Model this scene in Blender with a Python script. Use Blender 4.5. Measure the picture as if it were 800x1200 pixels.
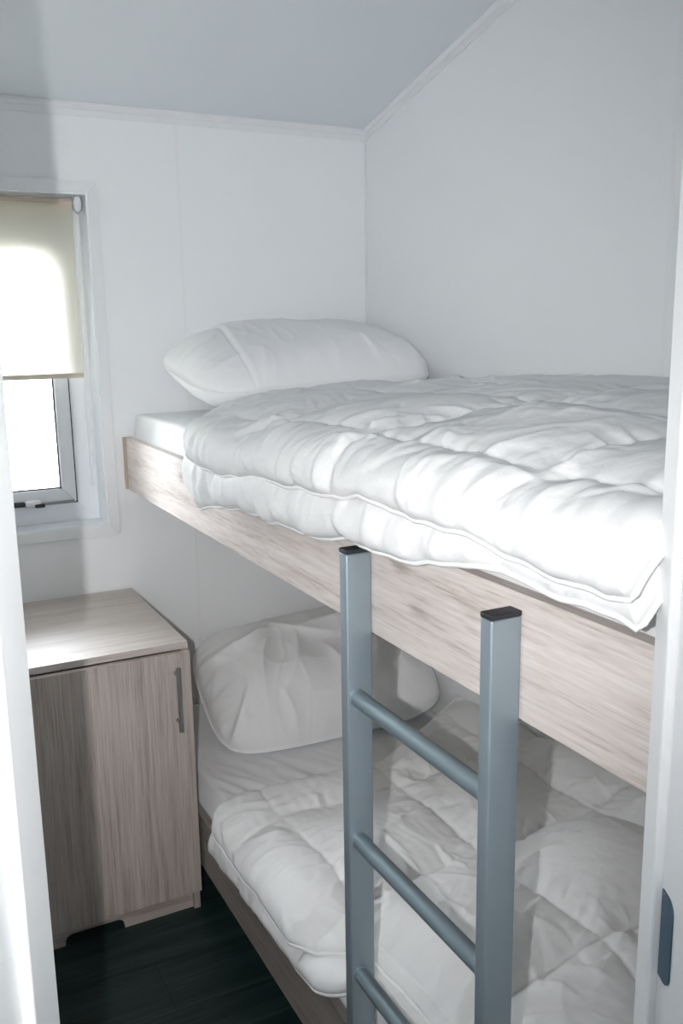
import bpy, bmesh, math
import numpy as np
from mathutils import Vector, Matrix
R = math.radians
scene = bpy.context.scene
for o in list(bpy.data.objects):
    bpy.data.objects.remove(o)

# ------------------------------------------------------------------ camera
CAM = Vector((-1.4995, -2.7224, 1.55))
YAW, PIT, ROL, FPX = 0.4728, 0.2010, -0.0154, 1062.2
fw = Vector((math.sin(YAW) * math.cos(PIT), math.cos(YAW) * math.cos(PIT), -math.sin(PIT)))
r0 = Vector((math.cos(YAW), -math.sin(YAW), 0.0))
u0 = r0.cross(fw)
rt = r0 * math.cos(ROL) + u0 * math.sin(ROL)
up = -r0 * math.sin(ROL) + u0 * math.cos(ROL)
cd = bpy.data.cameras.new('camera')
cd.sensor_fit = 'VERTICAL'
cd.sensor_height = 36.0
cd.lens = FPX / 1200 * 36.0
cd.clip_start = 0.02
cam = bpy.data.objects.new('camera', cd)
cam.matrix_world = Matrix.Translation(CAM) @ Matrix((rt, up, -fw)).transposed().to_4x4()
scene.collection.objects.link(cam)
scene.camera = cam

# ------------------------------------------------------------------ world, lights, exposure
world = bpy.data.worlds.new('overcast_sky')
scene.world = world
world.use_nodes = True
bg = world.node_tree.nodes['Background']
bg.inputs[0].default_value = (0.92, 0.955, 1.0, 1)
bg.inputs[1].default_value = 49.0
scene.view_settings.view_transform = 'Standard'
scene.view_settings.look = 'None'
scene.view_settings.gamma = 1.0
scene.view_settings.use_curve_mapping = False
scene.view_settings.exposure = 0.0
scene.cycles.max_bounces = 16
scene.cycles.diffuse_bounces = 12

fl = bpy.data.lights.new('camera_flash', 'SPOT')        # the flash on the photographer's camera, held upright
fl.energy = 84.0
fl.color = (0.995, 0.99, 0.99)
fl.spot_size = R(97)
fl.spot_blend = 1.0
fl.shadow_soft_size = 0.007
flo = bpy.data.objects.new('camera_flash', fl)
fa = (fw - rt * 0.20 + up * 0.04).normalized()      # the head points a little high and left of the lens axis
flo.location = CAM - rt * 0.088
flo.rotation_euler = fa.to_track_quat('-Z', 'Y').to_euler()
scene.collection.objects.link(flo)


def portal(name, loc, rot, sx, sy):
    l = bpy.data.lights.new(name, 'AREA')
    l.shape = 'RECTANGLE'
    l.size, l.size_y = sx, sy
    l.cycles.is_portal = True
    o = bpy.data.objects.new(name, l)
    o.location = loc
    o.rotation_euler = rot
    scene.collection.objects.link(o)


# ------------------------------------------------------------------ materials
def mat(name, col, rough=0.5, metal=0.0, spec=0.5):
    m = bpy.data.materials.new(name)
    m.use_nodes = True
    b = m.node_tree.nodes['Principled BSDF']
    b.inputs['Base Color'].default_value = (*col, 1)
    b.inputs['Roughness'].default_value = rough
    b.inputs['Metallic'].default_value = metal
    b.inputs['Specular IOR Level'].default_value = spec
    return m


def N(m, t, **kw):
    n = m.node_tree.nodes.new(t)
    for k, v in kw.items():
        setattr(n, k, v)
    return n


def L(m, a, b):
    m.node_tree.links.new(a, b)


def bump(m, scale, strength, dist, stretch=(1, 1, 1), detail=3):
    b = m.node_tree.nodes['Principled BSDF']
    tc = N(m, 'ShaderNodeTexCoord')
    mp = N(m, 'ShaderNodeMapping')
    mp.inputs['Scale'].default_value = stretch
    nz = N(m, 'ShaderNodeTexNoise')
    nz.inputs['Scale'].default_value = scale
    nz.inputs['Detail'].default_value = detail
    bp = N(m, 'ShaderNodeBump')
    bp.inputs['Strength'].default_value = strength
    bp.inputs['Distance'].default_value = dist
    L(m, tc.outputs['Object'], mp.inputs[0])
    L(m, mp.outputs[0], nz.inputs['Vector'])
    L(m, nz.outputs['Fac'], bp.inputs['Height'])
    L(m, bp.outputs[0], b.inputs['Normal'])
    return nz


def wood(name, axis, c_dark, c_mid, c_light, rough=0.45, gs=1.0, spec=0.35, al=1.0, knots=False):
    """grey oak foil with the grain running along the given axis"""
    m = mat(name, c_mid, rough, 0, spec)
    b = m.node_tree.nodes['Principled BSDF']
    tc = N(m, 'ShaderNodeTexCoord')

    def mapped(along, across):
        mp = N(m, 'ShaderNodeMapping')
        s = [across] * 3
        s[axis] = along
        mp.inputs['Scale'].default_value = s
        mp.inputs['Location'].default_value = (3.1, 7.7, 1.3)
        L(m, tc.outputs['Object'], mp.inputs[0])
        return mp.outputs[0]
    n1 = N(m, 'ShaderNodeTexNoise')            # broad cathedral figure
    n1.inputs['Scale'].default_value = 1.0
    n1.inputs['Detail'].default_value = 5
    n1.inputs['Distortion'].default_value = 0.7
    L(m, mapped(1.5 * gs * al, 30 * gs), n1.inputs['Vector'])
    n2 = N(m, 'ShaderNodeTexNoise')            # fine pores
    n2.inputs['Scale'].default_value = 1.0
    n2.inputs['Detail'].default_value = 4
    n2.inputs['Roughness'].default_value = 0.65
    L(m, mapped(7 * gs * al, 260 * gs), n2.inputs['Vector'])
    mx = N(m, 'ShaderNodeMath', operation='MULTIPLY_ADD')
    L(m, n2.outputs['Fac'], mx.inputs[0])
    mx.inputs[1].default_value = 0.62
    sc = N(m, 'ShaderNodeMath', operation='MULTIPLY')
    L(m, n1.outputs['Fac'], sc.inputs[0])
    sc.inputs[1].default_value = 0.42
    L(m, sc.outputs[0], mx.inputs[2])
    cr = N(m, 'ShaderNodeValToRGB')
    e = cr.color_ramp.elements
    e[0].position = 0.33
    e[0].color = (*c_dark, 1)
    e[1].position = 0.68
    e[1].color = (*c_light, 1)
    k = cr.color_ramp.elements.new(0.49)
    k.color = (*c_mid, 1)
    L(m, mx.outputs[0], cr.inputs[0])
    L(m, cr.outputs[0], b.inputs['Base Color'])
    if knots:
        vo = N(m, 'ShaderNodeTexVoronoi')
        vo.inputs['Scale'].default_value = 1.0
        L(m, mapped(3.4, 8.5), vo.inputs['Vector'])
        mr = N(m, 'ShaderNodeMapRange')
        mr.inputs['From Min'].default_value = 0.03
        mr.inputs['From Max'].default_value = 0.13
        mr.inputs['To Min'].default_value = 0.17
        mr.inputs['To Max'].default_value = 0.0
        L(m, vo.outputs['Distance'], mr.inputs['Value'])
        sb = N(m, 'ShaderNodeMath', operation='SUBTRACT')
        L(m, mx.outputs[0], sb.inputs[0])
        L(m, mr.outputs[0], sb.inputs[1])
        L(m, sb.outputs[0], cr.inputs[0])
    bp = N(m, 'ShaderNodeBump')
    bp.inputs['Strength'].default_value = 0.12
    bp.inputs['Distance'].default_value = 0.001
    L(m, n2.outputs['Fac'], bp.inputs['Height'])
    L(m, bp.outputs[0], b.inputs['Normal'])
    return m


M = {}
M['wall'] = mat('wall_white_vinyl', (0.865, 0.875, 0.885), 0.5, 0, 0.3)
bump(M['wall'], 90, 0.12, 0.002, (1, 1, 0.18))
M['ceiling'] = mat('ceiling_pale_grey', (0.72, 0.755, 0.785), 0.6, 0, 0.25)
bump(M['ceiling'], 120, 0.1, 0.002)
M['trim'] = mat('trim_white', (0.80, 0.81, 0.82), 0.4, 0, 0.4)
M['joint'] = mat('warm_white_joint_strip', (0.86, 0.855, 0.86), 0.45, 0, 0.4)
M['gloss'] = mat('white_painted_lining', (0.84, 0.845, 0.85), 0.35, 0, 0.4)
M['upvc'] = mat('white_upvc', (0.82, 0.845, 0.87), 0.3, 0, 0.45)
M['gasket'] = mat('black_rubber', (0.015, 0.016, 0.018), 0.6)
M['chrome'] = mat('brushed_steel', (0.42, 0.43, 0.42), 0.33, 0.95)
M['handle'] = mat('satin_nickel', (0.33, 0.34, 0.33), 0.36, 0.9)
M['silver'] = mat('silver_grey_powder_coat', (0.30, 0.36, 0.40), 0.38, 0.55, 0.5)
bump(M['silver'], 900, 0.05, 0.0005)
M['rung'] = mat('blue_grey_powder_coat', (0.22, 0.28, 0.31), 0.38, 0.45, 0.5)
bump(M['rung'], 900, 0.05, 0.0005)
M['black'] = mat('black_plastic', (0.02, 0.024, 0.028), 0.5)
M['plate'] = mat('blue_grey_steel_plate', (0.07, 0.13, 0.19), 0.45, 0.4)
bump(M['plate'], 300, 0.3, 0.001)
CD, CM, CL = (0.24, 0.20, 0.177), (0.42, 0.362, 0.327), (0.55, 0.488, 0.45)
M['oak_x'] = wood('grey_oak_foil_grain_across', 0, CD, CM, CL)
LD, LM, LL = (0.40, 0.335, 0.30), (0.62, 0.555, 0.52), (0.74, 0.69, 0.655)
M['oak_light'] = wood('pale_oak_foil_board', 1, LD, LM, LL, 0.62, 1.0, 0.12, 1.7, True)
M['oak_rail_shaded'] = wood('grey_oak_foil_rail_shaded', 1, (0.15, 0.13, 0.115), (0.26, 0.23, 0.205), (0.34, 0.305, 0.28), 0.6)  # cabinet oak darkened: the shade on the low rail is in the colour
M['oak_top'] = wood('grey_oak_foil_satin_top', 0, (0.34, 0.29, 0.26), (0.50, 0.445, 0.41), (0.60, 0.55, 0.51), 0.46)
M['oak_top'].node_tree.nodes['Principled BSDF'].inputs['Specular IOR Level'].default_value = 1.0
M['oak_z'] = wood('grey_oak_foil_grain_upright', 2, CD, CM, CL)
M['edge'] = mat('beige_edge_banding', (0.46, 0.38, 0.31), 0.5)
M['floor'] = wood('black_oak_vinyl', 0, (0.004, 0.012, 0.012), (0.010, 0.026, 0.025), (0.035, 0.060, 0.056), 0.42, 0.7)
M['floorbase'] = mat('floor_black_underlay', (0.006, 0.014, 0.014), 0.6)


def fabric(name, col, rough, bs, weave=700, spec=0.3, sheen=0.0):
    m = mat(name, col, rough, 0, spec)
    b = m.node_tree.nodes['Principled BSDF']
    b.inputs['Sheen Weight'].default_value = sheen
    b.inputs['Subsurface Weight'].default_value = 0.0
    tc = N(m, 'ShaderNodeTexCoord')
    n1 = N(m, 'ShaderNodeTexNoise')
    n1.inputs['Scale'].default_value = 30
    n1.inputs['Detail'].default_value = 5
    n1.inputs['Roughness'].default_value = 0.6
    n1.inputs['Distortion'].default_value = 0.4
    n2 = N(m, 'ShaderNodeTexNoise')
    n2.inputs['Scale'].default_value = weave
    L(m, tc.outputs['Object'], n1.inputs['Vector'])
    L(m, tc.outputs['Object'], n2.inputs['Vector'])
    b1 = N(m, 'ShaderNodeBump')
    b1.inputs['Strength'].default_value = bs
    b1.inputs['Distance'].default_value = 0.006
    b2 = N(m, 'ShaderNodeBump')
    b2.inputs['Strength'].default_value = 0.08
    b2.inputs['Distance'].default_value = 0.0008
    L(m, n1.outputs['Fac'], b1.inputs['Height'])
    L(m, n2.outputs['Fac'], b2.inputs['Height'])
    L(m, b1.outputs[0], b2.inputs['Normal'])
    L(m, b2.outputs[0], b.inputs['Normal'])
    return m


M['duvet'] = fabric('white_quilt_cotton', (0.81, 0.81, 0.81), 0.66, 0.28, spec=0.14)
M['pillow'] = fabric('white_pillowcase_cotton', (0.84, 0.84, 0.845), 0.68, 0.15, spec=0.14)
M['sheet'] = fabric('white_sheet_cotton', (0.83, 0.835, 0.845), 0.68, 0.12, spec=0.14)
M['piping'] = mat('white_cotton_piping', (0.86, 0.86, 0.855), 0.6)
M['base'] = mat('pale_plywood_base', (0.45, 0.38, 0.30), 0.6)

# roller-blind cloth: a translucent open weave
m = M['blind'] = bpy.data.materials.new('cream_blind_cloth')
m.use_nodes = True
nt = m.node_tree
nt.nodes.clear()
out = N(m, 'ShaderNodeOutputMaterial')
df = N(m, 'ShaderNodeBsdfDiffuse')
df.inputs[0].default_value = (0.82, 0.77, 0.68, 1)
tl = N(m, 'ShaderNodeBsdfTranslucent')
tl.inputs[0].default_value = (0.99, 0.975, 0.93, 1)
tp = N(m, 'ShaderNodeBsdfTransparent')
tp.inputs[0].default_value = (1, 0.98, 0.94, 1)
m1 = N(m, 'ShaderNodeMixShader')
m1.inputs[0].default_value = 0.94
m2 = N(m, 'ShaderNodeMixShader')
m2.inputs[0].default_value = 0.06
L(m, df.outputs[0], m1.inputs[1])
L(m, tl.outputs[0], m1.inputs[2])
L(m, m1.outputs[0], m2.inputs[1])
L(m, tp.outputs[0], m2.inputs[2])
L(m, m2.outputs[0], out.inputs[0])
# window glass
m = M['glass'] = bpy.data.materials.new('clear_window_glass')
m.use_nodes = True
m.node_tree.nodes.clear()
out = N(m, 'ShaderNodeOutputMaterial')
gl = N(m, 'ShaderNodeBsdfGlossy')
gl.inputs['Roughness'].default_value = 0.02
tp = N(m, 'ShaderNodeBsdfTransparent')
tp.inputs[0].default_value = (0.955, 0.965, 0.965, 1)
fr = N(m, 'ShaderNodeFresnel')
mx = N(m, 'ShaderNodeMixShader')
L(m, fr.outputs[0], mx.inputs[0])
L(m, tp.outputs[0], mx.inputs[1])
L(m, gl.outputs[0], mx.inputs[2])
L(m, mx.outputs[0], out.inputs[0])

# ------------------------------------------------------------------ object helpers
WLOC = {}


def empty(name, loc, label=None, cat=None, group=None, kind=None):
    o = bpy.data.objects.new(name, None)
    o.empty_display_size = 0.05
    o.location = loc
    scene.collection.objects.link(o)
    WLOC[o] = Vector(loc)
    tag(o, label, cat, group, kind)
    return o


def tag(o, label=None, cat=None, group=None, kind=None):
    if label:
        o['label'] = label
    if cat:
        o['category'] = cat
    if group:
        o['group'] = group
    if kind:
        o['kind'] = kind
    return o


def link(name, me, m=None, parent=None, smooth=False, loc=(0, 0, 0)):
    """mesh in world coordinates, parented without moving"""
    o = bpy.data.objects.new(name, me)
    scene.collection.objects.link(o)
    if m is not None and not me.materials:
        me.materials.append(M[m] if isinstance(m, str) else m)
    o.location = loc
    WLOC[o] = Vector(loc)
    if parent is not None:
        o.parent = parent
        o.matrix_parent_inverse = Matrix.Translation(-WLOC[parent])
    if smooth:
        me.shade_smooth()
    return o


def to_mesh(bm, name):
    me = bpy.data.meshes.new(name)
    bm.normal_update()
    bm.to_mesh(me)
    bm.free()
    return me


def bx(bm, a, b, mtx=None):
    """box between corners a and b"""
    lo = [min(a[i], b[i]) for i in range(3)]
    hi = [max(a[i], b[i]) for i in range(3)]
    vs = []
    for z in (lo[2], hi[2]):
        for x, y in ((lo[0], lo[1]), (hi[0], lo[1]), (hi[0], hi[1]), (lo[0], hi[1])):
            p = Vector((x, y, z))
            vs.append(bm.verts.new(mtx @ p if mtx else p))
    fs = []
    for f in ((3, 2, 1, 0), (4, 5, 6, 7), (0, 1, 5, 4), (1, 2, 6, 5), (2, 3, 7, 6), (3, 0, 4, 7)):
        fs.append(bm.faces.new([vs[i] for i in f]))
    return fs


def boxes(name, blist, m, parent=None, bevel=0.0, mtx=None, seg=2):
    bm = bmesh.new()
    for a, b in blist:
        bx(bm, a, b, mtx)
    if bevel:
        bmesh.ops.bevel(bm, geom=list(bm.edges), offset=bevel, segments=seg, affect='EDGES', profile=0.5)
    me = to_mesh(bm, name)
    return link(name, me, m, parent)


def prism(name, pts, axis, lo, hi, m, parent=None, bevel=0.0, mtx=None):
    """polygon in the two other axes, extruded along the given axis"""
    bm = bmesh.new()

    def P(p, h):
        q = [0, 0, 0]
        o = [i for i in range(3) if i != axis]
        q[o[0]], q[o[1]], q[axis] = p[0], p[1], h
        v = Vector(q)
        return mtx @ v if mtx else v
    a = [bm.verts.new(P(p, lo)) for p in pts]
    b = [bm.verts.new(P(p, hi)) for p in pts]
    n = len(pts)
    bm.faces.new(a)
    bm.faces.new(b[::-1])
    for i in range(n):
        bm.faces.new((a[i], b[i], b[(i + 1) % n], a[(i + 1) % n]))
    bmesh.ops.recalc_face_normals(bm, faces=list(bm.faces))
    if bevel:
        bmesh.ops.bevel(bm, geom=list(bm.edges), offset=bevel, segments=2, affect='EDGES', profile=0.5)
    return link(name, to_mesh(bm, name), m, parent)


def tube_mesh(name, pts, rad, n=12, closed=False, cap=True):
    pts = [Vector(p) for p in pts]
    k = len(pts)
    bm = bmesh.new()
    rings = []
    prev = None
    for i, p in enumerate(pts):
        if closed:
            t = (pts[(i + 1) % k] - pts[i - 1]).normalized()
        else:
            t = (pts[min(i + 1, k - 1)] - pts[max(i - 1, 0)]).normalized()
        if prev is None:
            a = Vector((0, 0, 1)) if abs(t.z) < 0.9 else Vector((1, 0, 0))
            s = t.cross(a).normalized()
        else:
            s = (prev - t * prev.dot(t)).normalized()
        prev = s
        w = t.cross(s)
        rr = rad[i] if hasattr(rad, '__len__') else rad
        rings.append([bm.verts.new(p + (s * math.cos(2 * math.pi * j / n) + w * math.sin(2 * math.pi * j / n)) * rr) for j in range(n)])
    for i in range(k if closed else k - 1):
        A, B = rings[i], rings[(i + 1) % k]
        for j in range(n):
            bm.faces.new((A[j], A[(j + 1) % n], B[(j + 1) % n], B[j]))
    if cap and not closed:
        bm.faces.new(rings[0][::-1])
        bm.faces.new(rings[-1])
    bmesh.ops.recalc_face_normals(bm, faces=list(bm.faces))
    me = to_mesh(bm, name)
    me.shade_smooth()
    return me


def tube(name, pts, rad, m, parent=None, n=12, closed=False):
    o = link(name, tube_mesh(name, pts, rad, n, closed), m, parent)
    sharp(o.data, 50)
    return o


def sharp(me, deg):
    bm = bmesh.new()
    bm.from_mesh(me)
    for e in bm.edges:
        if len(e.link_faces) == 2 and e.calc_face_angle(0) > R(deg):
            e.smooth = False
    bm.to_mesh(me)
    bm.free()


# ------------------------------------------------------------------ the setting: floor, walls, ceiling
ZC, SL = 2.136, 0.2447          # underside of the cove trim at the window wall, slope of the ceiling
XL, YF = -1.42, -2.135          # left wall, front wall
TH = 0.14


def st(o, label, kind='structure'):
    o['kind'] = kind
    o['label'] = label
    return o


fl_o = st(boxes('floor', [((-3.2, -5.0, -0.12), (0.6, 0.0, -0.004))], 'floorbase'), 'near-black wood plank floor of the bunk room and hall')
pl_w, pl_l = 0.182, 1.22
rowi = 0
y = -0.002
while y > -5.0:
    y2 = max(y - pl_w, -5.0)
    x = -3.2 + (0.0, -0.41, -0.82)[rowi % 3] + 0.15
    while x < 0.6:
        a, b = max(x, -3.2), min(x + pl_l, 0.6)
        if b - a > 0.05:
            bm = bmesh.new()
            bx(bm, (a + 0.0008, y2 + 0.0008, -0.004), (b - 0.0008, y - 0.0008, 0.0))
            link('plank', to_mesh(bm, 'plank'), 'floor', fl_o)
        x += pl_l
    y -= pl_w
    rowi += 1

# window wall with its opening
WX0, WX1, WZ0, WZ1 = -1.375, -0.903, 0.974, 1.932
st(boxes('wall_back', [((-1.7, 0, 0), (WX0, TH, 2.6)), ((WX1, 0, 0), (0.0, TH, 2.6)),
                       ((WX0, 0, 0), (WX1, TH, WZ0)), ((WX0, 0, WZ1), (WX1, TH, 2.6))], 'wall'),
   'white window wall at the head of the bunks')
st(boxes('wall_right', [((0, -2.3, 0), (0.1, TH, 3.0))], 'wall'), 'long white wall beside the bunks')
st(boxes('wall_left', [((XL - 0.08, -1.86, 0), (XL, 0, 2.75))], 'wall'), 'white side wall left of the window')
st(boxes('wall_front', [((-0.84, YF - 0.08, 0), (0.1, YF, 2.8))], 'wall'), 'white wall at the foot of the bunks')
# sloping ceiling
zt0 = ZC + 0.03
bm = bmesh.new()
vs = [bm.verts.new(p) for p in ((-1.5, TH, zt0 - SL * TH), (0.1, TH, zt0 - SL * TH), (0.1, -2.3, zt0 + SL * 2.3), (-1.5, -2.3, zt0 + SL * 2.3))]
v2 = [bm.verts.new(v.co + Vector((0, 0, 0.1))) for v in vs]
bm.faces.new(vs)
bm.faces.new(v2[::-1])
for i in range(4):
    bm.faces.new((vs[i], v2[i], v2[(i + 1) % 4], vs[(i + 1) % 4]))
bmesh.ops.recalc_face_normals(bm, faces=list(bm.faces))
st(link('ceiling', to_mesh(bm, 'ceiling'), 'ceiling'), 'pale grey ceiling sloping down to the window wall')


# cove trims: a flat strip with a rounded bead along its upper edge
def cove(name, p0, p1, into, label):
    d = Vector(p1) - Vector(p0)
    e = empty(name, p0)
    st(e, label)
    prof = [(0, -0.030), (0.005, -0.030), (0.007, -0.014), (0.012, -0.012), (0.018, -0.004), (0.018, 0.004), (0, 0.004)]
    bm = bmesh.new()
    A = [bm.verts.new(Vector(p0) + Vector(into) * a + Vector((0, 0, b))) for a, b in prof]
    B = [bm.verts.new(Vector(p1) + Vector(into) * a + Vector((0, 0, b))) for a, b in prof]
    n = len(prof)
    for i in range(n):
        bm.faces.new((A[i], B[i], B[(i + 1) % n], A[(i + 1) % n]))
    bm.faces.new(A)
    bm.faces.new(B[::-1])
    bmesh.ops.recalc_face_normals(bm, faces=list(bm.faces))
    link('cove_strip', to_mesh(bm, name), 'trim', e)


cove('trim_1', (XL, 0, zt0), (0, 0, zt0), (0, -1, 0), 'narrow white cove strip where ceiling meets window wall')
cove('trim_2', (0, 0, zt0), (0, YF, zt0 - SL * YF), (-1, 0, 0), 'white cove strip climbing along the long bunk wall')
# panel joints in the walls
st(boxes('trim_3', [((-0.636, -0.0005, 0), (-0.626, 0, ZC))], 'joint'), 'thin upright joint strip on the window wall')
st(boxes('trim_4', [((-0.0005, -1.306, 0), (0, -1.294, 2.42))], 'joint'), 'thin upright joint strip on the long bunk wall')
st(boxes('trim_5', [((-0.006, -0.006, 1.2), (0, 0, ZC))], 'trim', bevel=0.0015), 'thin upright bead in the corner beside the pillow')

# angled doorway: local axes a (along the opening) and b (into the room)
PL = Vector((-1.394, -1.860, 0))
tdir = Vector((0.9003, -0.4352, 0))
ndir = Vector((0.4352, 0.9003, 0))
DW = 0.5975
DM = Matrix.Translation(PL) @ Matrix((tdir, ndir, Vector((0, 0, 1)))).transposed().to_4x4()
st(boxes('wall_door', [((-0.9, -0.085, 0), (-0.03, -0.008, 2.8)), ((DW + 0.03, -0.085, 0), (DW + 0.9, -0.012, 2.8)),
                       ((-0.03, -0.085, 2.05), (DW + 0.03, -0.008, 2.8))], 'wall', mtx=DM), 'white angled wall around the doorway')
d1 = empty('door_1', PL)
st(d1, 'white painted door lining framing the view, with a steel strike plate')
boxes('lining', [((-0.03, -0.215, 0), (-0.012, 0.0, 2.05))], 'gloss', d1, 0.0015, DM)
boxes('lining', [((DW + 0.010, -0.105, 0), (DW + 0.030, 0.0, 2.05))], 'gloss', d1, 0.0015, DM)
boxes('lining', [((-0.03, -0.105, 2.03), (DW + 0.03, 0.0, 2.05))], 'gloss', d1, 0.0015, DM)
boxes('door_stop', [((-0.013, -0.070, 0), (0.0, 0.0, 2.03))], 'gloss', d1, 0.003, DM)
boxes('door_stop', [((DW, -0.034, 0), (DW + 0.011, 0.0, 2.03))], 'gloss', d1, 0.003, DM)
boxes('door_stop', [((-0.01, -0.034, 2.018), (DW + 0.01, 0.0, 2.031))], 'gloss', d1, 0.002, DM)
for a0, a1, bf in ((-0.075, -0.018, -0.215), (DW + 0.020, DW + 0.075, -0.105)):
    boxes('architrave', [((a0, bf - 0.015, 0), (a1, bf, 2.08))], 'gloss', d1, 0.004, DM)
boxes('architrave', [((-0.075, -0.120, 2.04), (DW + 0.075, -0.105, 2.10))], 'gloss', d1, 0.004, DM)
# strike plate with rounded near corners, screwed to the lining
zp0, zp1, b0, b1, rr = 0.914, 1.008, -0.036, -0.063, 0.014
pp = [(b0, zp0), (b0, zp1)]
for k in range(7):
    a = math.pi / 2 * k / 6
    pp.append((b1 + rr - rr * math.sin(a), zp1 - rr + rr * math.cos(a)))
for k in range(7):
    a = math.pi / 2 * k / 6
    pp.append((b1 + rr - rr * math.cos(a), zp0 + rr - rr * math.sin(a)))
sp = prism('strike_plate', pp, 0, DW + 0.0085, DW + 0.0105, 'plate', d1, 0, DM)
sp['label'] = 'blue-grey steel strike plate'

# hall behind the camera
st(boxes('wall_hall_left', [((-3.3, -5.1, 0), (-3.2, -1.3, 2.8))], 'wall'), 'white side wall of the hall')
st(boxes('wall_hall_right', [((0.6, -5.1, 0), (0.7, -2.2, 2.8))], 'wall'), 'white end wall of the hall')
st(boxes('wall_hall_back', [((-3.3, -5.1, 0), (0.7, -5.0, 2.8))], 'wall'), 'white hall wall behind the camera')
st(boxes('ceiling_hall', [((-3.3, -5.1, 2.7), (0.7, -2.25, 2.8)), ((-3.3, -2.25, 2.7), (-1.48, -1.3, 2.8))], 'ceiling'), 'pale grey ceiling of the hall')
st(boxes('wall_hall_front', [((-3.3, -1.4, 0), (-1.5, -1.3, 2.8))], 'wall'), 'white hall wall beside the doorway')
portal('window_portal_room', ((WX0 + WX1) / 2, 0.13, (WZ0 + WZ1) / 2), (R(-90), 0, 0), WX1 - WX0, WZ1 - WZ0)

# outside
M['gravel'] = mat('pale_gravel', (0.62, 0.61, 0.57), 0.9)
bump(M['gravel'], 30, 0.3, 0.02)
M['grass'] = mat('grey_green_grass', (0.13, 0.16, 0.07), 0.9)
bump(M['grass'], 20, 0.5, 0.05)
st(boxes('ground', [((-60, -70, -0.72), (60, 70, -0.62))], 'gravel'), 'pale gravel ground outside the window')
tag(boxes('grass_verge', [((-45, 36, -0.62), (25, 44, -0.53))], 'grass', bevel=0.03), 'distant grass verge seen through the window below the blind', 'grass', kind='stuff')

# ------------------------------------------------------------------ window_1
w1 = empty('window_1', ((WX0 + WX1) / 2, 0.0, WZ0))
st(w1, 'white framed casement window beside the upper bunk')
AW = 0.032                       # mitred architrave
o0, o1, p0, p1 = WX0 - AW, WX1 + AW, WZ0 - AW, WZ1 + AW
ya, yb = -0.010, 0.0


def mitre(name, quad):
    prism(name, quad, 1, ya, yb, 'trim', w1, 0.0015)


mitre('architrave', [(o0, p0), (o1, p0), (WX1, WZ0), (WX0, WZ0)])
mitre('architrave', [(o1, p0), (o1, p1), (WX1, WZ1), (WX1, WZ0)])
mitre('architrave', [(o1, p1), (o0, p1), (WX0, WZ1), (WX1, WZ1)])
mitre('architrave', [(o0, p1), (o0, p0), (WX0, WZ0), (WX0, WZ1)])
RW = 0.004
for q in (((WX0, -0.008, WZ0), (WX1, 0.10, WZ0 + RW)), ((WX0, -0.008, WZ1 - RW), (WX1, 0.10, WZ1)),
          ((WX0, -0.008, WZ0 + RW), (WX0 + RW, 0.10, WZ1 - RW)), ((WX1 - RW, -0.008, WZ0 + RW), (WX1, 0.10, WZ1 - RW))):
    boxes('reveal_lining', [q], 'upvc', w1)
FX0, FX1, FZ0, FZ1 = -1.307, -0.973, 1.036, 1.80      # opening of the fixed frame
G0, G1, GZ0, GZ1 = -1.262, -1.018, 1.083, 1.752       # glass


def ring(name, X0, X1, Z0, Z1, x0, x1, z0, z1, y0, y1, m, parent, bevel):
    for quad in ([(X0, Z0), (X1, Z0), (x1, z0), (x0, z0)], [(X1, Z0), (X1, Z1), (x1, z1), (x1, z0)],
                 [(X1, Z1), (X0, Z1), (x0, z1), (x1, z1)], [(X0, Z1), (X0, Z0), (x0, z0), (x0, z1)]):
        prism(name, quad, 1, y0, y1, m, parent, bevel)


ring('frame_bar', WX0 + RW, WX1 - RW, WZ0 + RW, WZ1 - RW, FX0, FX1, FZ0, FZ1, 0.090, 0.14, 'upvc', w1, 0.002)
sash = empty('sash', ((FX0 + FX1) / 2, 0.1, FZ0))
sash.parent = w1
sash.matrix_parent_inverse = Matrix.Translation(-WLOC[w1])
ring('sash_bar', FX0 + 0.003, FX1 - 0.003, FZ0 + 0.003, FZ1 - 0.003, G0, G1, GZ0, GZ1, 0.080, 0.13, 'upvc', sash, 0.004)
ring('gasket', G0 - 0.002, G1 + 0.002, GZ0 - 0.002, GZ1 + 0.002, G0 + 0.004, G1 - 0.004, GZ0 + 0.004, GZ1 - 0.004, 0.088, 0.098, 'gasket', sash, 0)
boxes('pane', [((G0, 0.100, GZ0), (G1, 0.104, GZ1))], 'glass', sash)
ring('gasket', FX0 - 0.001, FX1 + 0.001, FZ0 - 0.001, FZ1 + 0.001, FX0 + 0.004, FX1 - 0.004, FZ0 + 0.004, FZ1 - 0.004, 0.0895, 0.12, 'gasket', w1, 0)
# casement stay: arm, white grip and two black knuckles
stay = boxes('stay_arm', [((-1.135, 0.066, 1.040), (-0.985, 0.074, 1.0475))], 'handle', w1, 0.001)
boxes('stay_grip', [((-1.130, 0.050, 1.041), (-1.085, 0.078, 1.056))], 'upvc', stay, 0.004)
boxes('stay_knob', [((-1.165, 0.055, 1.041), (-1.128, 0.080, 1.054))], 'black', stay, 0.005)
boxes('stay_knob', [((-1.105, 0.044, 1.036), (-1.075, 0.056, 1.047))], 'black', stay, 0.004)

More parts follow.
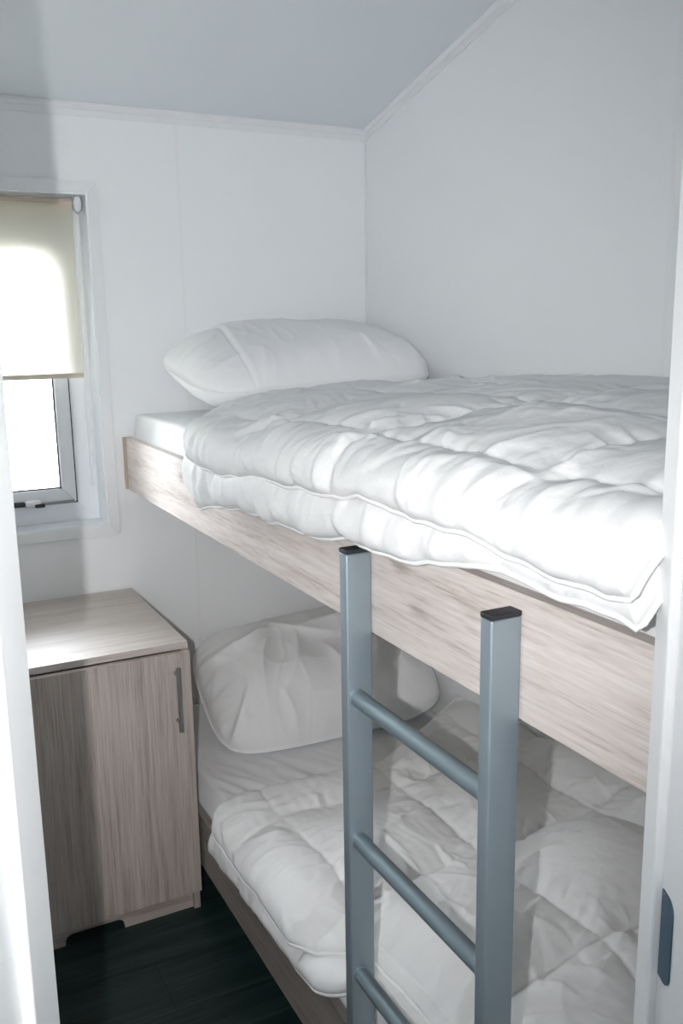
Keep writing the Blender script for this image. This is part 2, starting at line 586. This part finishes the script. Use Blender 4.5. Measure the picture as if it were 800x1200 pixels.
# ------------------------------------------------------------------ roller blind
rb = empty('roller_blind', ((WX0 + WX1) / 2, 0.045, 1.93), 'cream translucent roller blind pulled halfway down the window', 'blind')
BX0, BX1 = WX0 + 0.025, -0.940
tube('roller_tube', [(BX0, 0.035, 1.905), (BX1, 0.035, 1.905)], 0.0165, mat('beige_rolled_cloth', (0.60, 0.51, 0.43), 0.8), rb, 20)
bm = bmesh.new()
bx(bm, (BX0 + 0.004, 0.0180, 1.424), (BX1 - 0.002, 0.0187, 1.905))
link('blind_cloth', to_mesh(bm, 'blind_cloth'), 'blind', rb)
boxes('bottom_bar', [((BX0 + 0.003, 0.0135, 1.416), (BX1 - 0.001, 0.0235, 1.431))], mat('cream_hem_bar', (0.66, 0.60, 0.50), 0.6), rb, 0.003)
for xa, xb_ in ((BX1 + 0.002, BX1 + 0.026), (BX0 - 0.020, BX0 - 0.002)):
    bk = boxes('bracket', [((xa, 0.012, 1.880), (xb_, 0.058, 1.927))], 'upvc', rb, 0.006)
    tube('bracket_rim', [(xa - 0.001 + 0.013 * math.cos(t) + 0.012, 0.011, 1.9035 + 0.023 * math.sin(t)) for t in np.linspace(0, 2 * math.pi, 20)[:-1]], 0.0016, 'chrome', bk, 6, True)
# bead chain loop
cp = []
for z in np.arange(1.885, 1.10, -0.0035):
    k = (1.885 - z) / 0.785
    cp.append((-0.921 - 0.008 * k + 0.001 * math.sin(z * 17), 0.046, z))
for a in np.linspace(0, math.pi, 9):
    cp.append((-0.9335 + 0.0045 * math.cos(a), 0.046, 1.098 - 0.008 * math.sin(a)))
for z in np.arange(1.10, 1.885, 0.0035):
    k = (1.885 - z) / 0.785
    cp.append((-0.932 - 0.006 * k + 0.001 * math.sin(z * 13), 0.047, z))
tube('bead_chain', cp, [0.0021 if i % 2 else 0.0010 for i in range(len(cp))], mat('white_bead', (0.85, 0.85, 0.84), 0.4), rb, 6)

# ------------------------------------------------------------------ cabinet
XR, YC, ZT = -0.8465, 0.566, 0.766
cx0 = -1.412
cab = empty('bedside_cabinet', ((XR + cx0) / 2, -0.29, 0), 'grey oak cabinet with one door under the window', 'cabinet')
T = 0.018
boxes('top_panel', [((cx0, -YC, ZT - T), (XR, -0.004, ZT))], 'oak_top', cab, 0.0008)
boxes('side_panel', [((XR - T, -YC + 0.001, 0.001), (XR - 0.0005, -0.004, ZT - T))], 'oak_z', cab, 0.0006)
boxes('side_panel', [((cx0 + 0.0005, -YC + 0.001, 0.001), (cx0 + T, -0.004, ZT - T))], 'oak_z', cab, 0.0006)
boxes('back_panel', [((cx0 + T, -0.012, 0.06), (XR - T, -0.005, ZT - T))], 'oak_z', cab)
boxes('bottom_panel', [((cx0 + T, -YC + 0.02, 0.060), (XR - T, -0.012, 0.078))], 'oak_x', cab)
# plinth with a cut-out
n0, n1, nz = -1.205, -1.052, 0.030
pts = [(cx0 + T, 0.001), (n0, 0.001)]
for k in range(6):
    a = math.pi / 2 * k / 5
    pts.append((n0 + 0.020 - 0.020 * math.cos(a), nz - 0.020 + 0.020 * math.sin(a)))
for k in range(6):
    a = math.pi / 2 * k / 5
    pts.append((n1 - 0.020 + 0.020 * math.sin(a), nz - 0.020 + 0.020 * math.cos(a)))
pts += [(n1, 0.001), (XR - T, 0.001), (XR - T, 0.066), (cx0 + T, 0.066)]
prism('plinth', pts, 1, -YC + 0.012, -YC + 0.030, 'oak_x', cab)
cdoor = boxes('door', [((cx0 + 0.001, -YC - 0.020, 0.064), (XR - 0.001, -YC - 0.002, ZT - 0.0205))], 'oak_z', cab, 0.0008)
hx = -0.889
hy = -YC - 0.020 - 0.030
hnd = tube('handle', [(hx, hy, 0.545), (hx, hy, 0.717)], 0.006, 'handle', cdoor, 14)
hnd['label'] = 'satin metal bar handle'
for z in (0.567, 0.695):
    tube('handle_post', [(hx, hy, z), (hx, -YC - 0.0195, z)], 0.0048, 'handle', cdoor, 10)

# ------------------------------------------------------------------ bunk bed
XB, Z1, Z0 = -0.837, 1.2359, 1.0767
ZR1, ZR0 = 0.2735, 0.1217
YE = -2.115
bed = empty('bunk_bed', (-0.42, -1.06, 0), 'built-in bunk bed with grey oak side boards along the long wall', 'bed')
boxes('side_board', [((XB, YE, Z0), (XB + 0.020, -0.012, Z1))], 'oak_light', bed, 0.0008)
boxes('side_board', [((XB, YE, ZR0), (XB + 0.020, -0.002, ZR1))], 'oak_rail_shaded', bed, 0.0008)
boxes('end_batten', [((XB - 0.008, -0.012, Z0 + 0.002), (XB + 0.022, -0.001, Z1))], 'edge', bed, 0.0008)
boxes('bed_base', [((XB + 0.021, YE, Z0 + 0.06), (-0.002, -0.002, Z0 + 0.078))], 'base', bed)
boxes('bed_base', [((XB + 0.021, YE, ZR0 + 0.06), (-0.002, -0.002, ZR0 + 0.078))], 'base', bed)
for x, y in ((XB + 0.05, YE + 0.05), (XB + 0.05, -0.60), (-0.06, YE + 0.05), (-0.06, -0.06)):
    boxes('leg', [((x, y - 0.04, 0.0), (x + 0.04, y, ZR0 + 0.06))], 'black', bed, 0.002)

# ------------------------------------------------------------------ ladder
lad = empty('bunk_ladder', (-0.86, -1.70, 0), 'silver-grey metal ladder with black end caps hooked on the upper bunk', 'ladder')
LX0, LX1 = -0.8835, -0.8385
PY = ((-1.530, -1.506), (-1.899, -1.876))
LT = 1.2136
for ya_, yb_ in PY:
    p = boxes('post', [((LX0, ya_, 0.012), (LX1, yb_, LT - 0.004))], 'silver', lad, 0.003, seg=3)
    p.data.shade_smooth()
    sharp(p.data, 35)
    boxes('end_cap', [((LX0 - 0.0003, ya_ - 0.0003, LT - 0.0045), (LX1 + 0.0003, yb_ + 0.0003, LT + 0.003))], 'black', p, 0.002)
    boxes('foot_cap', [((LX0 - 0.001, ya_ - 0.001, 0.0), (LX1 + 0.001, yb_ + 0.001, 0.014))], 'black', p, 0.002)
    boxes('hook', [((LX1 - 0.004, (ya_ + yb_) / 2 - 0.008, Z0 - 0.004), (XB + 0.018, (ya_ + yb_) / 2 + 0.008, Z0 - 0.0005))], 'chrome', lad, 0.0008)
xr_ = -0.866
for z in (0.9736, 0.724, 0.4743, 0.2246):
    g = tube('rung', [(xr_, PY[1][1] - 0.002, z), (xr_, PY[0][0] + 0.002, z)], 0.0138, 'rung', lad, 24)
    for yy, s in ((PY[0][0], -1), (PY[1][1], 1)):
        tube('weld_collar', [(xr_, yy, z), (xr_, yy + s * 0.004, z)], 0.0152, 'silver', g, 24)

# ------------------------------------------------------------------ noise for the soft things
rng = np.random.RandomState(11)
PERM = rng.permutation(512)
GA = rng.rand(512) * 2 * np.pi


def perlin(x, y, seed=0):
    x = np.asarray(x, float) + seed * 17.31
    y = np.asarray(y, float) + seed * 9.77
    xi, yi = np.floor(x).astype(int), np.floor(y).astype(int)
    xf, yf = x - xi, y - yi

    def g(i, j, dx, dy):
        h = GA[PERM[(PERM[(xi + i) % 512] + yi + j) % 512]]
        return np.cos(h) * dx + np.sin(h) * dy
    u = xf * xf * xf * (xf * (xf * 6 - 15) + 10)
    v = yf * yf * yf * (yf * (yf * 6 - 15) + 10)
    a = g(0, 0, xf, yf) * (1 - u) + g(1, 0, xf - 1, yf) * u
    b = g(0, 1, xf, yf - 1) * (1 - u) + g(1, 1, xf - 1, yf - 1) * u
    return (a * (1 - v) + b * v) * 1.5


def ridge(x, y, seed=0):
    return 1 - np.abs(perlin(x, y, seed)) * 2.2


def grid_normals(Pm):
    du = np.gradient(Pm, axis=0)
    dv = np.gradient(Pm, axis=1)
    n = np.cross(du, dv)
    return n / (np.linalg.norm(n, axis=2, keepdims=True) + 1e-12)


def slab_mesh(name, top, bot):
    """closed mesh of two grids that meet along their border"""
    nu, nv = top.shape[:2]
    V = np.concatenate([top.reshape(-1, 3), bot.reshape(-1, 3)])
    idx = np.arange(nu * nv).reshape(nu, nv)
    a, b, c, d = idx[:-1, :-1], idx[1:, :-1], idx[1:, 1:], idx[:-1, 1:]
    f1 = np.stack([a, b, c, d], -1).reshape(-1, 4)
    o = nu * nv
    f2 = np.stack([d, c, b, a], -1).reshape(-1, 4) + o
    loop = np.concatenate([idx[:-1, 0], idx[-1, :-1], idx[:0:-1, -1], idx[0, :0:-1]])
    nx = np.roll(loop, -1)
    f3 = np.stack([nx, loop, loop + o, nx + o], -1)
    F = np.concatenate([f1, f2, f3])
    me = bpy.data.meshes.new(name)
    me.vertices.add(len(V))
    me.vertices.foreach_set('co', V.astype(np.float32).ravel())
    me.loops.add(F.size)
    me.loops.foreach_set('vertex_index', F.astype(np.int32).ravel())
    me.polygons.add(len(F))
    me.polygons.foreach_set('loop_start', np.arange(0, F.size, 4, dtype=np.int32))
    me.update(calc_edges=True)
    me.validate()
    me.shade_smooth()
    return me


def smooth1(a, k):
    ker = np.hanning(2 * k + 3)[1:-1]
    ker /= ker.sum()
    n = len(ker) // 2
    lo = 2 * a[0] - a[n:0:-1]
    hi = 2 * a[-1] - a[-2:-n - 2:-1]
    return np.convolve(np.concatenate([lo, a, hi]), ker, 'valid')


def creases(a, b, segs):
    """sharp folds: each (a, b, angle, length, width, height, bend)"""
    h = np.zeros_like(a)
    for ca, cb, an, ln, wd, ht, bend in segs:
        da, db = a - ca, b - cb
        u = (da * math.cos(an) + db * math.sin(an)) / (ln / 2)
        near = np.abs(u) < 1
        if not near.any():
            continue
        un = u[near]
        v = -da[near] * math.sin(an) + db[near] * math.cos(an) - bend * ln * (un ** 2 - 0.4)
        w = wd * (1.15 - 0.5 * un)
        k = np.where(v > 0, np.exp(-v / w), np.exp(v / (w * 2.4)))
        h[near] += ht * k * (1 - un ** 2) ** 1.0
    return h


def random_creases(n, amin, amax, bmin, bmax, sa, sb, cell, seed, scale=1.0):
    rg = np.random.RandomState(seed)
    out_ = []
    for i in range(n):
        a, b = rg.uniform(amin, amax), rg.uniform(bmin, bmax)
        q = rg.rand()
        if q < 0.38:                       # gathered along a seam that runs with b
            a = sa + round((a - sa) / cell[0]) * cell[0] + rg.normal(0, 0.025)
            an = rg.normal(0, 0.45)
        elif q < 0.72:                     # gathered along a seam that runs with a
            b = sb + round((b - sb) / cell[1]) * cell[1] + rg.normal(0, 0.025)
            an = math.pi / 2 + rg.normal(0, 0.45)
        else:
            an = rg.uniform(0, math.pi)
        out_.append((a, b, an, rg.uniform(0.05, 0.19), rg.uniform(0.0045, 0.009) * scale, rg.uniform(0.0024, 0.0068) * rg.choice([1, 1, -0.7]) * scale, rg.normal(0, 0.10)))
    return out_


def duvet_layer(profile, yh, yf, ny, nv, t_top, t_bot, xs, ys, cell, seed, wr=1.0, roll=0.05, bulk=None, seam=0.16, ts=None, nc=230):
    """profile(y) -> control points (x, z) from the wall to the front edge; yh(s): head edge.
    xs, ys: one seam position in arc length and in y; cell: (ds, dy) quilting pitch"""
    Pm = np.zeros((ny, nv, 3))
    S = np.zeros((ny, nv))
    us = np.linspace(0, 1, ny)
    for i, u in enumerate(us):
        ye = yh(1.0) + (yf - yh(1.0)) * u
        cp = np.array(profile(ye), float)
        cp[-1, 1] += 0.006 * float(perlin(ye * 7.0, 0.3, seed + 30)) + 0.004 * float(perlin(ye * 19.0, 0.3, seed + 31))
        cp[-1, 0] += 0.005 * float(perlin(ye * 9.0, 0.7, seed + 32))
        d = np.concatenate([[0], np.cumsum(np.hypot(*np.diff(cp, axis=0).T))])
        q = np.linspace(0, d[-1], 240)
        px, pz = np.interp(q, d, cp[:, 0]), np.interp(q, d, cp[:, 1])
        px, pz = smooth1(px, 14), smooth1(pz, 14)
        d2 = np.concatenate([[0], np.cumsum(np.hypot(np.diff(px), np.diff(pz)))])
        v = np.linspace(0, 1, nv)
        s = v * d2[-1]
        Pm[i, :, 0] = np.interp(s, d2, px)
        Pm[i, :, 2] = np.interp(s, d2, pz)
        h = np.array([yh(k) for k in v])
        Pm[i, :, 1] = h + (yf - h) * u
        S[i] = s
    Y = Pm[:, :, 1]
    # broad undulation of the whole sheet
    w = perlin(S * 2.6, Y * 2.6, seed) * 0.5 + perlin(S * 5.5, Y * 5.5, seed + 1) * 0.3
    Pm[:, :, 2] += 0.016 * w * wr
    if bulk is not None:
        Pm[:, :, 2] += bulk(Pm[:, :, 0], Y)
    Nn = grid_normals(Pm)
    if Nn[ny // 2, nv // 3, 2] < 0:
        Nn = -Nn
    # distance to the borders
    smax = S[:, -1:]
    dl = np.linalg.norm(np.diff(Pm, axis=0), axis=2)
    alongc = np.concatenate([np.zeros((1, nv)), np.cumsum(dl, axis=0)])
    de = np.minimum(np.minimum(S + 0.02, smax - S), np.minimum(alongc, (alongc[-1:] - alongc) * 2.0))
    e = np.clip(de / roll, 0, 1)
    E = np.sqrt(np.clip(1 - (1 - e) ** 2, 0, 1))
    # quilting
    Sw = S + 0.018 * perlin(S * 4, Y * 4, seed + 2)
    Yw = Y + 0.022 * perlin(S * 4, Y * 4, seed + 3)
    qa = np.abs(np.sin(np.pi * (Sw - xs) / cell[0]))
    qb = np.abs(np.sin(np.pi * (Yw - ys) / cell[1]))
    Q = np.minimum(qa, 1) ** 0.55 * np.minimum(qb, 1) ** 0.55
    Q = 0.65 * Q + 0.35 * np.minimum(qa, qb) ** 0.5
    dsa, dsb = qa * cell[0] / np.pi, qb * cell[1] / np.pi
    # creases: gathers across the seams, gathers along the border, general crumple
    gat = (np.exp(-dsa / 0.045) * perlin(S * 6, Y * 42, seed + 4) + np.exp(-dsb / 0.045) * perlin(S * 42, Y * 6, seed + 5)) * 0.0042
    gb = np.exp(-(smax - S) / 0.05) * perlin(S * 7, Y * 38, seed + 6) * 0.005 + np.exp(-alongc / 0.05) * perlin(S * 38, Y * 7, seed + 7) * 0.005
    wx = S + 0.06 * perlin(S * 5, Y * 5, seed + 8)
    wy = Y + 0.06 * perlin(S * 5, Y * 5, seed + 9)
    def crease(ax, ay, sd, w):
        return np.exp(-np.abs(perlin(ax, ay, sd)) / w)
    k1 = np.clip(perlin(S * 4.5, Y * 4.5, seed + 13) * 1.6 + 0.45, 0, 1)
    k2 = np.clip(perlin(S * 4.5, Y * 4.5, seed + 14) * 1.6 + 0.35, 0, 1)
    k3 = np.clip(perlin(S * 6, Y * 6, seed + 15) * 1.8 + 0.30, 0, 1)
    cr = 0.0065 * k1 * crease(wx * 2.5 + wy * 5, wy * 3 - wx * 5, seed + 10, 0.16)
    cr = cr + 0.0050 * k2 * crease(wx * 9 - wy * 6, wy * 3 + wx * 3, seed + 11, 0.20)
    cr = cr + 0.0032 * k3 * crease(wx * 8 + wy * 22, wy * 6 - wx * 6, seed + 12, 0.25)
    cr = cr + 0.0022 * k1 * perlin(wx * 40 + wy * 10, wy * 22 - wx * 20, seed + 16)
    cr = cr * wr * 0.45 + creases(S, Y, random_creases(nc, 0.02, 1.0, -2.1, -0.6, xs, ys, cell, seed)) * wr
    cr = cr + np.exp(-(smax - S) / 0.07) * creases(smax - S, Y, [(g_[0] * 0.12, -0.6 - 1.5 * g_[1], (g_[2] - 0.5) * 0.9, 0.06 + 0.10 * g_[3], 0.005, 0.0055 * (0.4 + g_[4]), 0.1 * (g_[5] - 0.5)) for g_ in np.random.RandomState(seed + 5).rand(90, 6)])
    tt = t_top * (seam + (1 - seam) * Q)
    if ts is not None:
        tt = tt * ts(S, Y)
    top = Pm + Nn * (np.maximum(tt + gat * wr * 0.6 + gb * wr + cr, 0.12 * t_top) * E)[..., None]
    tb = t_bot * (0.3 + 0.7 * Q)
    if ts is not None:
        tb = tb * ts(S, Y)
    bot = Pm - Nn * (tb * E)[..., None]
    k = 1
    return Pm, top, bot


def border(Pm, step=2):
    l = np.concatenate([Pm[:-1:step, 0], Pm[-1, :-1:step], Pm[:0:-step, -1], Pm[0, :0:-step]])
    return [tuple(p) for p in l]


def front_border(Pm, step=2):
    """head edge, front edge and foot edge: the border the piping follows"""
    l = np.concatenate([Pm[0, ::step], Pm[step::step, -1], Pm[-1, -1 - step::-step]])
    return [tuple(p) for p in l]


def lerp(xs, ys):
    return lambda t: float(np.interp(t, xs, ys))


# ------------------------------------------------------------------ mattresses
def mattress(label, z0, z1, seed, streak):
    o = empty('mattress', (-0.41, -1.06, z0), label, 'mattress', 'bunk mattresses')
    x0, x1, y0, y1 = -0.811, -0.006, YE + 0.004, -0.006
    nx, ny_ = 110, 190
    X = np.linspace(-1, 1, nx)
    Yq = np.linspace(-1, 1, ny_)
    gx, gy = np.meshgrid(X, Yq, indexing='ij')
    # rounded cushion: grid wraps round a box section
    hx_, hy_ = (x1 - x0) / 2, (y1 - y0) / 2
    h = (z1 - z0) / 2
    r = 0.022
    dx = hx_ * (1 - np.abs(gx))
    dy = hy_ * (1 - np.abs(gy))
    d = np.minimum(dx, dy)
    f = np.clip(d / r, 0, 1)
    hh = (h - r) * np.clip(d / 0.0075, 0, 1) + r * np.sqrt(1 - (1 - f) ** 2)
    px, py = (x0 + x1) / 2 + gx * hx_, (y0 + y1) / 2 + gy * hy_
    n = 0.0016 * perlin(px * 6, py * 6, seed) + 0.0010 * ridge(px * 20, py * 9, seed + 1)
    if streak:
        g = np.exp(-((py + 0.68) / 0.16) ** 2) * np.clip((-0.30 - px) / 0.35, 0, 1)
        a = px * 0.90 + py * 0.44
        n = n + g * (0.012 * np.clip(ridge(a * 17, (py * 0.90 - px * 0.44) * 1.6, seed + 2), 0, 1) + 0.003 * ridge(a * 43, px * 3, seed + 3))
    top = np.stack([px, py, (z0 + z1) / 2 + hh + n * np.clip(d / 0.02, 0, 1)], -1)
    bot = np.stack([px, py, (z0 + z1) / 2 - hh], -1)
    me = slab_mesh('fitted_sheet', top, bot)
    s = link('fitted_sheet', me, 'sheet', o)
    return o


mattress('upper mattress in a smooth white fitted sheet', Z0 + 0.0785, 1.305, 3, False)
mattress('lower mattress in a creased white fitted sheet', ZR0 + 0.0785, 0.347, 5, True)

# ------------------------------------------------------------------ upper duvet, folded in two layers
ud = empty('duvet', (-0.45, -1.35, 1.305), 'upper white quilted duvet folded double, its piped edge hanging over the board', 'duvet', 'folded duvets on the bunks')
yhU = lerp([0, 0.45, 0.70, 0.85, 0.95, 1.0], [-0.50, -0.53, -0.59, -0.66, -0.75, -0.86])
e_lo = lerp([-2.13, -2.06, -1.96, -1.88, -1.73, -1.53, -1.18, -0.92, -0.855], [1.262, 1.272, 1.272, 1.267, 1.242, 1.228, 1.205, 1.185, 1.163])
e_hi = lerp([-2.13, -2.10, -1.94, -1.81, -1.61, -1.2, -0.93, -0.85], [1.306, 1.296, 1.301, 1.309, 1.304, 1.278, 1.262, 1.27])
headf = lerp([-2.2, -1.5, -0.95, -0.85], [0, 0, -0.012, -0.018])


def prof_ulo(y):
    e = e_lo(y)
    k = headf(y)
    return [(-0.012, 1.335), (-0.4, 1.337), (-0.68, 1.335), (-0.79, 1.330 + k), (-0.852, 1.302 + k), (-0.880, 1.265 + k * 0.5), (-0.886, min(e + 0.03, 1.262)), (-0.886, e)]


def prof_uhi(y):
    e = e_hi(y)
    k = headf(y)
    return [(-0.010, 1.408 + k), (-0.35, 1.404 + k), (-0.62, 1.396 + k), (-0.77, 1.376 + k), (-0.855, 1.353 + k), (-0.890, 1.325 + k * 0.5), (-0.897, e)]


YF_D = -2.131


def ts_up(S, Y):
    return 0.45 + 0.55 * np.clip((-0.65 - Y) / 0.75, 0, 1)


def ts_low(S, Y):
    return 0.55 + 0.60 * np.clip((-0.95 - Y) / 0.45, 0, 1) * np.clip(1.25 - S, 0.6, 1)
Pm, top, bot = duvet_layer(prof_ulo, yhU, YF_D, 290, 200, 0.030, 0.018, 0.80, -0.95, (0.30, 0.40), 20, 1.0, seam=0.6, ts=ts_up)
bot[..., 2] = np.where(bot[..., 0] > -0.80, np.maximum(bot[..., 2], 1.3065), bot[..., 2])
lo = link('under_fold', slab_mesh('under_fold', top, bot), 'duvet', ud)
tube('piping', front_border(Pm), 0.0036, 'piping', lo, 8)
Pm, top, bot = duvet_layer(prof_uhi, yhU, YF_D, 330, 240, 0.038, 0.026, 0.80, -1.12, (0.30, 0.40), 40, 1.0, seam=0.42, ts=ts_up, nc=320, roll=0.075)
hi = link('top_fold', slab_mesh('top_fold', top, bot), 'duvet', ud)
tube('piping', front_border(Pm), 0.0038, 'piping', hi, 8)

# ------------------------------------------------------------------ lower duvet
ld = empty('duvet', (-0.45, -1.4, 0.347), 'lower white quilted duvet in puffy squares behind the ladder', 'duvet', 'folded duvets on the bunks')
yhL = lerp([0, 0.20, 0.45, 0.70, 0.90, 0.96, 1.0], [-0.57, -0.69, -0.82, -0.80, -0.775, -0.79, -0.845])
yhL2 = lerp([0, 0.20, 0.45, 0.70, 0.88, 0.96, 1.0], [-0.60, -0.72, -0.84, -0.81, -0.775, -0.78, -0.80])
l_lo = lerp([-2.13, -1.6, -1.46, -1.39, -1.28, -1.15, -0.97, -0.75], [0.36, 0.375, 0.372, 0.335, 0.308, 0.308, 0.297, 0.305])
l_lox = lerp([-2.13, -1.6, -1.45, -1.36, -0.75], [-0.80, -0.805, -0.828, -0.872, -0.880])
l_hix = lerp([-2.13, -1.9, -1.56, -1.40, -1.33, -1.27, -0.8], [-0.76, -0.77, -0.775, -0.785, -0.855, -0.885, -0.893])
l_hiz = lerp([-2.13, -1.45, -1.33, -0.8], [0.400, 0.395, 0.374, 0.372])


def prof_llo(y):
    e, x = l_lo(y), l_lox(y)
    return [(-0.012, 0.378), (-0.4, 0.378), (-0.70, 0.376), (x + 0.045, 0.366), (x + 0.008, (0.36 + e) / 2 + 0.012), (x, e)]


def prof_lhi(y):
    x, e = l_hix(y), l_hiz(y)
    return [(-0.010, 0.440), (-0.35, 0.434), (x + 0.22, 0.430), (x + 0.10, 0.424), (x + 0.03, 0.408), (x, e)]


def bulkL(X, Y):
    return 0.050 * np.exp(-((X + 0.27) / 0.20) ** 2 - ((Y + 1.50) / 0.15) ** 2) + 0.05 * np.exp(-((X + 0.0) / 0.12) ** 2 - ((Y + 1.25) / 0.35) ** 2)


Pm, top, bot = duvet_layer(prof_llo, yhL2, YF_D, 270, 180, 0.026, 0.016, 0.74, -0.95, (0.31, 0.35), 60)
bot[..., 2] = np.where(bot[..., 0] > -0.80, np.maximum(bot[..., 2], 0.3485), bot[..., 2])
lo = link('under_fold', slab_mesh('under_fold', top, bot), 'duvet', ld)
tube('piping', front_border(Pm), 0.0036, 'piping', lo, 8)
Pm, top, bot = duvet_layer(prof_lhi, yhL, YF_D, 330, 230, 0.050, 0.022, 0.745, -0.955, (0.31, 0.35), 80, 1.1, bulk=bulkL, seam=0.10, ts=ts_low, nc=380, roll=0.10)
hi = link('top_fold', slab_mesh('top_fold', top, bot), 'duvet', ld)
tube('piping', front_border(Pm), 0.0038, 'piping', hi, 8)


# ------------------------------------------------------------------ pillows
def pillow(label, center, half, tilt, yaw, roll, zfloor, seed, flap=None, wr=1.0, big=1.0, folds=()):
    a, b, H = half
    ns, nt_ = 170, 120
    s, t = np.meshgrid(np.linspace(-1, 1, ns), np.linspace(-1, 1, nt_), indexing='ij')
    rc = 1 - 0.17 * np.abs(s * t) ** 3.0          # corners drawn in
    X = a * s * (1 - 0.030 * (1 - t ** 2) * s ** 2) * rc
    Yp = b * t * (1 - 0.050 * (1 - s ** 2) * t ** 2) * rc
    core = np.clip(1 - np.abs(s) ** 3.4, 0, 1) ** 0.6 * np.clip(1 - np.abs(t) ** 2.6, 0, 1) ** 0.6
    de = np.minimum((1 - np.abs(s)) * a, (1 - np.abs(t)) * b)
    E = np.sqrt(np.clip(1 - (1 - np.clip(de / 0.03, 0, 1)) ** 2, 0, 1))

    def wrinkles(sd):
        wx = X + 0.03 * perlin(X * 7, Yp * 7, sd)
        wy = Yp + 0.03 * perlin(X * 7, Yp * 7, sd + 1)
        w = 0.012 * perlin(X * 4.0, Yp * 4.0, sd + 2)
        w += 0.0070 * np.exp(-np.abs(perlin(wx * 3 + wy * 4, wy * 4 - wx * 3, sd + 3)) / 0.16) * big
        w += 0.0035 * np.exp(-np.abs(perlin(wx * 9 - wy * 5, wy * 4 + wx * 5, sd + 4)) / 0.22)
        end = np.exp(-(1 - np.abs(s)) / 0.20)
        w += end * (0.010 * perlin(X * 4, Yp * 20, sd + 5) + 0.004 * perlin(X * 6, Yp * 44, sd + 6))
        sid = np.exp(-(1 - np.abs(t)) / 0.16)
        w += sid * 0.006 * perlin(X * 22, Yp * 5, sd + 7)
        return w * wr
    up_ = H * core + (wrinkles(seed) + creases(X, Yp, folds) * 1.35) * E
    dn = -H * 0.9 * core + wrinkles(seed + 30) * E
    if flap is not None:                         # hem of the pillowcase opening: a shallow step
        ln_ = s - flap - 0.05 * np.sin(t * 2.2)
        up_ = up_ + (0.004 * np.tanh(ln_ / 0.008) - 0.006 * np.exp(-(ln_ / 0.012) ** 2)) * E
        dn = dn - (0.004 * np.tanh(ln_ / 0.008) - 0.006 * np.exp(-(ln_ / 0.012) ** 2)) * E
    rot = (Matrix.Rotation(yaw, 3, 'Z') @ Matrix.Rotation(roll, 3, 'Y') @ Matrix.Rotation(tilt, 3, 'X'))
    A = np.array(rot)

    def place(Z):
        P = np.stack([X, Yp, Z], -1) @ A.T + np.array(center)
        # rests on the mattress and against the two walls
        z = P[..., 2]
        k = 0.012
        P[..., 2] = zfloor + k * np.logaddexp(0, (z - zfloor) / k)
        P[..., 1] = np.minimum(P[..., 1], -0.006)
        P[..., 0] = np.minimum(P[..., 0], -0.006)
        return P
    top, bot = place(up_), place(dn)
    o = empty('pillow', (center[0], center[1], zfloor), label, 'pillow', 'pillows on the bunks')
    me = slab_mesh('pillowcase', top, bot)
    c = link('pillowcase', me, 'pillow', o)
    mid = (top + bot) / 2
    tube('edge_seam', border(mid, 2), 0.0022, 'piping', c, 6, True)
    return o


pillow('plump white pillow at the head of the upper bunk', (-0.385, -0.272, 1.437), (0.378, 0.250, 0.122), R(11), R(2), R(-2), 1.3085, 101, flap=-0.60, wr=0.8, big=0.4,
       folds=[(-0.20, -0.20, 1.2, 0.16, 0.010, 0.006, 0.1), (-0.30, -0.15, 0.1, 0.14, 0.008, 0.006, 0.05), (-0.16, 0.02, 1.9, 0.22, 0.012, 0.005, 0.1), (0.02, -0.19, 1.3, 0.14, 0.01, 0.005, 0.1),
              (0.15, -0.18, 1.8, 0.15, 0.01, 0.006, -0.1), (-0.31, -0.02, 0.4, 0.14, 0.01, 0.005, 0.1), (0.26, -0.12, 0.7, 0.2, 0.012, 0.006, 0.1), (-0.05, 0.08, 0.3, 0.25, 0.015, 0.004, 0.1)])
pillow('crumpled white pillow leaning at the head of the lower bunk', (-0.360, -0.30, 0.487), (0.372, 0.262, 0.128), R(25), R(-6), R(-4), 0.3545, 151, flap=None, wr=1.1, big=0.4,
       folds=[(-0.27, -0.06, 2.05, 0.30, 0.016, 0.022, 0.10), (-0.19, -0.08, 1.35, 0.34, 0.014, 0.020, -0.08), (-0.10, -0.05, 1.10, 0.30, 0.018, 0.018, 0.10), (-0.22, 0.10, 0.35, 0.26, 0.018, 0.020, 0.14),
              (-0.30, -0.16, 0.9, 0.16, 0.010, 0.014, 0.05), (-0.03, 0.10, 2.5, 0.26, 0.018, 0.014, -0.12), (0.04, -0.10, 1.7, 0.24, 0.016, 0.012, 0.08), (0.16, -0.06, 1.2, 0.28, 0.016, 0.014, 0.1),
              (-0.32, 0.06, 2.7, 0.16, 0.010, 0.012, 0.1), (0.27, -0.08, 0.5, 0.18, 0.014, 0.012, -0.1), (-0.15, -0.20, 1.7, 0.14, 0.010, 0.012, 0.1), (-0.24, -0.20, 2.2, 0.12, 0.009, 0.012, 0.0), (0.10, 0.12, 0.2, 0.3, 0.02, 0.012, 0.1)])
